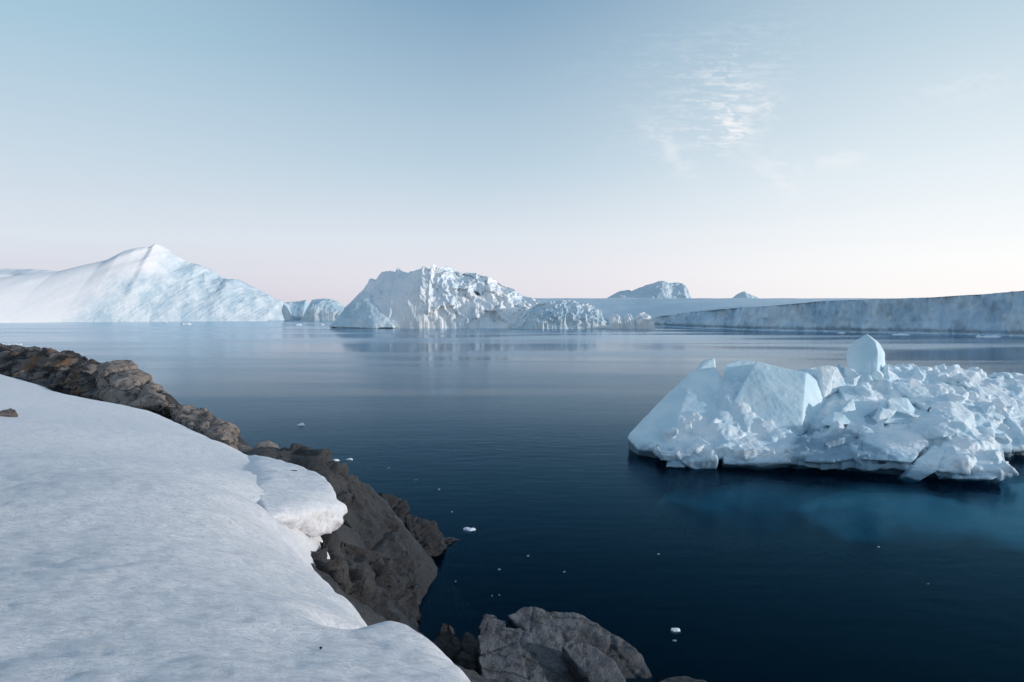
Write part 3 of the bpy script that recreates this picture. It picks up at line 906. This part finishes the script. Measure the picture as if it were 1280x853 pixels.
    for (x, y, z, sx, sy, sz) in [(15, 44.5, -2.6, 6.5, 3.5, 2.0), (22, 41, -2.2, 7, 5.0, 1.7), (27.5, 37.5, -2.1, 5.5, 5.0, 1.6), (31, 40, -1.9, 6, 5, 1.6), (26, 48, -4, 15, 8, 3)]:
        pts_ = []
        for k in range(60):
            q = Vector((random.gauss(0, 1), random.gauss(0, 1), random.gauss(0, 1))).normalized()
            pts_.append(Vector((x + q.x * sx, y + q.y * sy, z + q.z * sz)))
        hull_bm(bm, pts_)
    me = remesh(bm_mesh(bm, 'submerged_foot'), .25, 6, .6)
    displace(me, lambda V, N: fbm(V, .35, 4) * .35)
    V = get_co(me); V[:, 2] = np.minimum(V[:, 2], -.30); set_co(me, V)
    o = child('submerged_foot', me, M_TEAL, root); o['label'] = 'turquoise ice foot under the water'


build_berg()

def mat_peak():
    # pale colour on the long slope, bluer colour on the broken right flank
    m, t, out = new_mat('peak_ice')
    p = pos(t); z = t.n('ShaderNodeSeparateXYZ'); t.put(z.inputs[0], p)
    n1 = t.noise(t.scale(p, (.02, .02, .03)), 1.0, 5, .6)
    n2 = t.noise(t.scale(p, (.09, .05, .05)), 1.0, 5, .6)
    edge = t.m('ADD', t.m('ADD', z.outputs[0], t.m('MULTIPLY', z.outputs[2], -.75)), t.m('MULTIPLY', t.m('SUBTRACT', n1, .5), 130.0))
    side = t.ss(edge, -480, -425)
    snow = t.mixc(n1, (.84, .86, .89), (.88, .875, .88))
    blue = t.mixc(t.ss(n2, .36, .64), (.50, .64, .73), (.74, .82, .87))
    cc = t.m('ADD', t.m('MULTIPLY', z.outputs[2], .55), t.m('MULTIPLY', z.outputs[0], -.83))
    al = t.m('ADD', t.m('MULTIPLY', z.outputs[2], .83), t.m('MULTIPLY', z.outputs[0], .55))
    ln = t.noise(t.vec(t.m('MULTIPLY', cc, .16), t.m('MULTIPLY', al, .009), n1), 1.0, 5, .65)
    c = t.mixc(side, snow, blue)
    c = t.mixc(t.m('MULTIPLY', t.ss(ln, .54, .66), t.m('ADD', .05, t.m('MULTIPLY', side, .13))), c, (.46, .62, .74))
    h = t.m('ADD', t.m('ADD', n2, t.m('MULTIPLY', ln, 1.3)), t.noise(t.scale(p, (.2, .1, .2)), 1.0, 4, .6))
    nb = t.bump(h, t.m('ADD', .15, t.m('MULTIPLY', side, .6)), 2.0)
    principled(t, out, c, .6, nb, .2)
    return m


M_PEAK = mat_peak()
# ------------------------------------------------------------------ far icebergs
def interp(sil, x):
    return np.interp(x, [a for a, _ in sil], [b for _, b in sil])


def far_berg(name, sil, d, wl, depth, label, mat, nx=360, ny=70, front=.75, noise_fn=None, root=None, cat='iceberg', part=None, group=None, skew=None, base_z=-1.5, taper=.5, turn=0.0, pivot=None):
    """heightfield iceberg: the silhouette (px,py) stands at depth d; front slopes to the waterline, back falls away"""
    x0, x1 = sil[0][0], sil[-1][0]
    PX, VV = np.meshgrid(np.linspace(x0, x1, nx), np.linspace(-1, 1, ny))
    dd = d + turn * (PX - (pivot if pivot is not None else (x0 + x1) / 2)) * d / F      # the ridge may run obliquely
    S = H - dd * (interp(sil, PX) - HOR) / F          # ridge height
    S = np.maximum(S, 0.2)
    tt = (PX - x0) / (x1 - x0)
    half = depth * (taper + (1 - taper) * np.sqrt(np.clip(4 * tt * (1 - tt), 0, 1)))
    Yw = dd + VV * half
    Xw = dd * (PX - 640) / F * (1 + 0 * VV)
    av = np.abs(VV)
    prof = np.where(VV < 0, np.power(np.clip(1 - av ** 1.25, 0, 1), front), np.power(np.clip(1 - av ** 2, 0, 1), .8))
    Z = S * prof
    if skew is not None:
        Xw = Xw + skew(VV) * half
    if noise_fn is not None:
        DX, DY, DZ = noise_fn(Xw, Yw, Z, VV, PX, S)
        Xw = Xw + DX; Yw = Yw + DY; Z = Z + DZ
    Z = np.where(av > .985, base_z, np.maximum(Z, base_z))
    c = np.array([Xw.mean(), d, 0])
    me = grid_mesh(name, Xw - c[0], Yw - c[1], Z)
    if root is None:
        o = link(part or name, me, mat); o.location = c
        return tag(o, label, cat, group)
    o = link(part or name, me, mat, root); o.location = Vector(c) - Vector(root.location)
    if label: o['label'] = label
    return o


def P3(X, Y, Z): return np.stack([X.ravel(), Y.ravel(), Z.ravel()], 1)


SIL_LEFT = [(-330, 399), (-280, 380), (-200, 362), (-120, 352), (-60, 349), (0, 347), (20, 344), (49, 341), (75, 339), (108, 331), (134.5, 325), (157, 314), (174, 310), (190, 309), (197, 305), (203, 308), (210, 314), (223, 322), (230, 327), (249, 331),
            (262, 337), (272, 344), (284, 349.5), (298.5, 349), (308, 355), (328, 365), (341, 373), (351, 377), (356, 388), (362, 401.5)]


def n_left(X, Y, Z, V, PX, S):
    # long streaks run from the peak down to the lower left
    q = P3(X, Y, Z)
    a = (q[:, 0] + 243 * .98) * .62 + (q[:, 2] - 84) * -.78 * .0 + 0
    # distance across the streaks: lines descend to the left from the crest
    c = q[:, 2] * .80 - q[:, 0] * .60
    al = q[:, 2] * .60 + q[:, 0] * .80
    st = ridged(np.stack([c * .050, al * .004, q[:, 1] * .002], 1), 1.0, 4).reshape(X.shape)
    sw = fbm(np.stack([c * .016, al * .005, q[:, 1] * .003], 1), 1.0, 3).reshape(X.shape)
    right = np.clip((PX - 195) / 60, 0, 1)
    mid = np.exp(-((PX - 205) / 50.0) ** 2)
    fine = ridged(q, (.07, .05, .05), 4).reshape(X.shape)
    env = np.clip(Z / 14, 0, 1) * np.clip(1.1 - np.abs(V), 0, 1)
    dy = -(st * (.8 + 3.2 * mid + 2.2 * right) + sw * 9 + fine * (.2 + 2.0 * right)) * env
    dz = fine * .7 * right * env
    but = np.exp(-((PX - 292) / 12.0) ** 2) * np.clip(Z / 30, 0, 1) * np.clip(1.0 - np.abs(V), 0, 1) * np.where(V < 0, 1, 0)
    return 0 * X, dy - but * 12, dz


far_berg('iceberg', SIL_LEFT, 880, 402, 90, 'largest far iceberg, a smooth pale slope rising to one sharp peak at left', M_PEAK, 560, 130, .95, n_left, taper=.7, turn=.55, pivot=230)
far_berg('iceberg', [(-420, 399), (-300, 345), (-150, 338), (0, 336.4), (40, 336.6), (62, 338), (90, 345), (120, 360), (150, 392)], 1500, 398, 120, 'low flat topped iceberg showing behind the left shoulder of the peaked one', M_FARS, 120, 30, .4,
         lambda X, Y, Z, V, PX, S: (0 * X, -fbm(P3(X, Y, Z), .02, 4).reshape(X.shape) * 18, 0 * X))


def jag(amp, sc, sy=1.0, zz=0.35):
    def fn(X, Y, Z, V, PX, S):
        q = P3(X, Y, Z)
        r1 = ridged(q, (sc, sc, sc * .55), 5).reshape(X.shape)
        r2 = fbm(q, sc * 3.5, 4).reshape(X.shape)
        a, b = cells(q, sc * 1.6, (2, 5, 1))
        a = a.reshape(X.shape); b = b.reshape(X.shape)
        env = np.clip(Z / 3.0, 0, 1)
        d = (r1 * .8 + r2 * .35 + b * .3) * amp * env
        return d * .3, -d * sy, d * zz * np.clip(1.2 - np.abs(V), 0, 1) - .35 * amp * env * zz
    return fn


far_berg('iceberg', [(345, 401), (351, 378), (362, 377), (374, 376.5), (383, 375), (387, 381), (392, 386), (397, 393), (402, 401)], 985, 401, 18, 'small blue iceberg with a flat top, directly right of the peaked iceberg', M_BLUE, 90, 40, .45, jag(2.0, .05))
far_berg('iceberg', [(378, 402), (384, 386), (390, 374.5), (400, 373), (408, 372.5), (418, 375), (426, 380), (432, 384), (440, 390), (446, 401)], 940, 402, 20, 'small blocky iceberg with white lumps, between the peaked iceberg and the jagged one', M_BLUE, 110, 44, .4, jag(2.4, .055))


def build_centre():
    d = 470.0
    root = empty('iceberg', (d * (555 - 640) / F, d, 0))
    tag(root, 'jagged craggy iceberg with spiky crest and a dark hole, centre of the far row', 'iceberg')
    sil = [(425, 408), (433, 383), (444, 372), (454, 362.5), (461, 353), (462.5, 347.5), (469.5, 350), (474, 344), (478, 339.5), (487, 338), (495, 339.5), (498, 334), (502, 340), (513, 341), (522, 339.5), (529, 338), (533, 334.5), (537, 338), (541, 338), (543.7, 331), (547, 338), (552, 336), (557.5, 333), (563, 334), (569, 336), (574, 341),
           (585, 341), (597, 342), (610, 346), (620, 351), (630, 357.5), (643, 362), (656, 370), (672, 375), (690, 383), (705, 394), (715, 408)]

    def nf(X, Y, Z, V, PX, S):
        q = P3(X, Y, Z)
        slant = np.stack([q[:, 0] + .55 * q[:, 2], q[:, 1], q[:, 2] - .2 * q[:, 0]], 1)
        r1 = ridged(slant, (.075, .05, .040), 5).reshape(X.shape)
        r3 = ridged(slant, (.34, .2, .12), 4, off=(4, 4, 1)).reshape(X.shape)
        r2 = fbm(q, .20, 4).reshape(X.shape)
        a, b = cells(q, (.11, .11, .07), (2, 5, 1)); b = b.reshape(X.shape)
        env = np.clip(Z / 4, 0, 1)
        left = np.clip((PX - 520) / 60, .25, 1)
        d_ = (r1 * 5.0 + r2 * 1.6 + r3 * .9 + b * 2.4) * env * left
        # buttress that turns the left third away from the sun
        butt = 16 * np.exp(-((PX - 536) / 24.0) ** 2) * np.clip(1.05 - np.abs(V), 0, 1) * np.where(V < 0, 1, 0)
        dz = (r3 * .5 + r2 * .5) * env
        hole = 13 * np.exp(-(((PX - 600) / 3.6) ** 2 + ((Z - 21.5 + (PX - 600) * .25) / 1.1) ** 2)) * np.where(V < 0, 1, 0)
        return d_ * .3, -(d_ + butt) * np.where(V < .15, 1, .2) + hole, dz
    far_berg('ice_crag', sil, d + 14, 408, 42, None, M_FAR, 460, 130, .62, nf, root=root, part='ice_crag', taper=.35)
    # shaded triangular foot at the left end
    bm = bmesh.new()
    dd = 452
    hull_bm(bm, [P(411, 409.5, dd), P(432, 384, dd + 6), P(454, 363.5, dd + 12), P(458, 364, dd + 12), P(470, 384, dd + 4), P(493, 409.5, dd - 12), P(440, 411, dd - 4), P(470, 411, dd - 12), P(455, 366, dd + 30), P(420, 409, dd + 30), P(490, 409, dd + 30)])
    me = remesh(bm_mesh(bm, 'w'), .7, 1, .5)
    displace(me, lambda V, N: fbm(V, .12, 4) * .8)
    child('ice_wedge', me, M_BLUE, root)['label'] = 'plain shaded triangular face at the left foot'
    # the dark hole in the sunlit face
    return root


build_centre()
far_berg('iceberg', [(640, 408), (650, 392), (662, 385), (672, 380), (685, 377), (695, 375), (704, 374.5), (712, 374), (722, 376), (735, 379), (744, 384), (751, 389), (757, 398), (767, 407)], 446, 409, 18, 'low rounded iceberg of crumbled rubble at the right foot of the jagged one', M_BLUE, 200, 70, .5, jag(2.6, .16))
for sil, lab in [([(756, 409), (760, 400), (765, 393), (771, 391), (777, 396), (781, 409)], 'small white ice lump, leftmost of the three before the ice wall'),
                 ([(776, 409), (779, 397), (783, 392), (787, 391), (791, 395), (794, 409)], 'small white ice lump, middle of the three before the ice wall'),
                 ([(792, 409.5), (795, 394), (800, 390), (807, 390), (813, 395), (816, 401), (818, 409.5)], 'small rounded white ice lump, rightmost of the three before the ice wall')]:
    far_berg('ice_lump', sil, 440, 409, 6.5, lab, M_FAR, 60, 36, .35, jag(1.5, .25), cat='small iceberg', group='white ice lumps before the ice wall')


def build_wall():
    # plan line of the cliff foot, read at the waterline
    foot = [(690, 406.6), (740, 407), (780, 407.5), (806, 408), (820, 408.2), (866, 410.3), (909, 412), (950, 413.3), (993, 414.4), (1048, 415.5), (1103, 416.6), (1160, 417.8), (1204, 418.6), (1250, 420), (1280, 421)]
    fx = [W(*q) for q in foot]
    fx += [fx[-1] + Vector((11, -24, 0)), fx[-1] + Vector((20, -52, 0))]
    topv = [(690, 404.5), (780, 402), (806, 400), (820, 396.5), (866.6, 390.5), (925.7, 385), (960, 382.5), (993, 379.5), (1035, 376), (1099, 374), (1162, 372), (1225, 368.5), (1280, 363)]
    L = [0]
    for a, b in zip(fx[:-1], fx[1:]): L.append(L[-1] + (b - a).length)
    L = np.array(L)
    nt_, nc, nb = 760, 34, 60
    s = np.linspace(0, L[-1], nt_)
    FX = np.interp(s, L, [q.x for q in fx]); FY = np.interp(s, L, [q.y for q in fx])
    PXs = 640 + F * FX / FY
    TZ = H - FY * (np.interp(PXs, [a for a, _ in topv], [b for _, b in topv]) - HOR) / F
    tx = np.gradient(FX, s); ty = np.gradient(FY, s)
    ln = np.hypot(tx, ty); nx, ny = -(-ty) / ln, -(tx) / ln     # outward normal, towards the camera
    flip = np.where(nx * (-FX) + ny * (-FY) < 0, -1, 1); nx *= flip; ny *= flip
    rows = []
    tt = np.linspace(0, 1, nc)
    for k in range(nc):
        z = -1.0 + (TZ + 1.0) * tt[k]
        q = np.stack([s, np.zeros_like(s), z], 1)
        fl = ridged(np.stack([s * .16, z * .03, 0 * s], 1), 1.0, 4)
        bigf = fbm(np.stack([s * .025, z * .02, 0 * s + 3], 1), 1.0, 3)
        fl2 = ridged(np.stack([s * .42, z * .07, 0 * s + 5], 1), 1.0, 4)
        slump = fbm(np.stack([s * .10, z * .16, 0 * s + 11], 1), 1.0, 4) * np.clip((150 - s) / 100, .15, 1)
        fine = fbm(np.stack([s * .5, z * .35, 0 * s + 9], 1), 1.0, 3)
        off = fl * 2.4 + fl2 * 1.1 + bigf * 4.5 + slump * 2.2 + fine * .3 - 2.0 * tt[k]
        notch = -1.6 * np.exp(-((z - .6) / .9) ** 2)
        rows.append((FX + nx * (off + notch), FY + ny * (off + notch), z))
    X0, Y0, Z0 = rows[-1]
    BX = FX * 1.0; 
    for k in range(1, nb):
        f = (k / (nb - 1)) ** 1.4
        bx = FX * 1.75 - 60 * (1 - s / L[-1]); by = FY + 330 - 120 * s / L[-1]
        x = FX + (bx - FX) * f + (X0 - FX) * math.exp(-k * .8); y = FY + (by - FY) * f + (Y0 - FY) * math.exp(-k * .8)
        zb = H - y * (373.0 - HOR) / F
        z = TZ + (np.maximum(zb, TZ) - TZ) * (f ** .8) + fbm(np.stack([x * .03, y * .03, 0 * x], 1), 1.0, 3) * .35
        rows.append((x, y, z))
    x, y, z = rows[-1]
    rows.append((x * 1.02, y + 25, z * 0 - 1.0))
    X = np.array([r_[0] for r_ in rows]); Y = np.array([r_[1] for r_ in rows]); Z = np.array([r_[2] for r_ in rows])
    c = Vector((fx[5].x, fx[5].y, 0))
    nfront = nc
    root = empty('tabular_iceberg', c)
    tag(root, 'long flat topped iceberg with a sheer shaded cliff, on the right behind the near iceberg', 'iceberg')
    o = link('ice_cliff', grid_mesh('ice_cliff', X[:nfront] - c.x, Y[:nfront] - c.y, Z[:nfront]), M_WALL, root)
    o = link('snow_top', grid_mesh('snow_top', X[nfront - 1:] - c.x, Y[nfront - 1:] - c.y, Z[nfront - 1:]), M_BLUES, root)
    # end cap at the left so that it is a solid
    return root


build_wall()
far_berg('iceberg', [(700, 397), (715, 386), (735, 378), (760, 377), (800, 375.5), (862, 373.2), (930, 373.2), (1000, 373.6), (1080, 374.6), (1150, 380), (1180, 397)], 860, 400, 120, 'broad pale snow covered iceberg lying low between the jagged iceberg and the ice wall', M_BLUES, 200, 60, .8,
         lambda X, Y, Z, V, PX, S: (0 * X, 0 * X, fbm(P3(X, Y, Z), .012, 4).reshape(X.shape) * .8 * np.clip(Z / 6, 0, 1)))
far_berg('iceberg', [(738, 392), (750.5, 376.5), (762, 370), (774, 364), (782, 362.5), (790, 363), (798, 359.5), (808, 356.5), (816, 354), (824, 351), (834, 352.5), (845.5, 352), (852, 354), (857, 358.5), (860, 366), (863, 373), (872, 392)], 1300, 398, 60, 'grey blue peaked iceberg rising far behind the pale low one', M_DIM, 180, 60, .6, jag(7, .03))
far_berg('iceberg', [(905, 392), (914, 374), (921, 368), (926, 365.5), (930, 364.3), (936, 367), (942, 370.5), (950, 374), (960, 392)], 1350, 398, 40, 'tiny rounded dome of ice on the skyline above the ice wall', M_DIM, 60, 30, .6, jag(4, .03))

# ------------------------------------------------------------------ floes and brash
def floe(px, py, wpx, hpx, label, group=None, name='ice_floe', cat='ice floe'):
    c = W(px, py); k = c.y / F
    w_, h_ = wpx * k / 2, max(hpx * k * .75, .015)
    bm = bmesh.new(); pts = []
    for i in range(30):
        a = random.uniform(0, 6.28); r = random.uniform(.55, 1)
        x = math.cos(a) * w_ * r; y = math.sin(a) * w_ * r * .8
        pts.append(Vector((x, y, -h_ * .8))); pts.append(Vector((x * .92, y * .92, h_ * .25)))
        if i < 10: pts.append(Vector((x * .6, y * .6, h_ * random.uniform(.5, 1))))
    hull_bm(bm, pts)
    me = bm_mesh(bm, name)
    me = remesh(me, max(w_ / 16, .006), 1, .5)
    displace(me, lambda V, N: fbm(V, 2.2 / w_, 4, off=(px, py, 0)) * w_ * .10)
    o = link(name, me, M_CRUMB if name == 'ice_crumb' else M_FLOE); o.location = c
    return tag(o, label, cat, group)


for a in [(376, 532, 11, 4, 'small white floe alone on the water beyond the snow overhang'),
          (420, 576, 10, 3, 'left of the two white floes just off the headland rock'),
          (437, 575, 10, 3, 'right of the two white floes just off the headland rock'),
          (430, 582, 7, 3, 'smallest white floe, nearest us of the cluster off the headland rock'),
          (587, 662, 18, 4, 'flat white floe right of the black rock ledge'),
          (844, 788, 14, 4, 'white floe on the dark water right of the big boulders'),
          (8, 431.5, 40, 3.5, 'white floe showing over the lichen outcrop at the left edge'),
          (232, 406, 16, 4, 'white block of ice floating before the peaked far iceberg'),
          (207, 403.5, 7, 2, 'tiny white block left of the floating block before the peaked iceberg'),
          (372, 407, 14, 3, 'low white floe before the small blue flat topped iceberg'),
          (402, 406.5, 9, 2, 'low white floe before the small blocky iceberg'),
          (455, 409.5, 46, 2, 'thin white floe along the shaded foot of the jagged iceberg'),
          (1052, 416.8, 12, 2, 'thin white floe at the cliff foot, leftmost of three'),
          (1126, 419, 26, 2, 'thin white floe at the cliff foot, middle of three'),
          (1236, 421.5, 34, 2, 'thin white floe at the cliff foot, rightmost of three')]:
    floe(*a)
G = 'crumbs of brash ice on the dark water'
for px, py, wd, lab in [(549, 612, 4, 'ice crumb off the black rocks, farthest out of that string'), (565, 640, 3, 'ice crumb just above the flat white floe'), (624, 712, 5, 'faint ice crumb left of the boulders arch, over open water'),
                    (660, 695, 4, 'ice crumb midway between the flat floe and the near iceberg'), (705, 715, 5, 'bright ice crumb above the arched boulder'), (569, 727, 4, 'faint ice crumb right of the dark headland rock'),
                    (615, 745, 3, 'left of the twin ice crumbs above the arched boulder'), (624, 744, 3, 'right of the twin ice crumbs above the arched boulder'), (823, 693, 5, 'ice crumb on the dark water below the left end of the near iceberg'),
                    (1098, 684, 5, 'ice crumb on the water below the middle of the near iceberg'), (1160, 730, 4, 'ice crumb on the dark water at lower right'), (843, 801, 8, 'low grey blue speck in front of the white floe by the boulders'),
                    (486, 585, 4, 'ice crumb on the water beyond the headland crest'), (520, 600, 3, 'tiny ice crumb on the water above the black ledge')]:
    floe(px, py, wd * .8, 1.1, lab, G, 'ice_crumb', 'ice crumb')
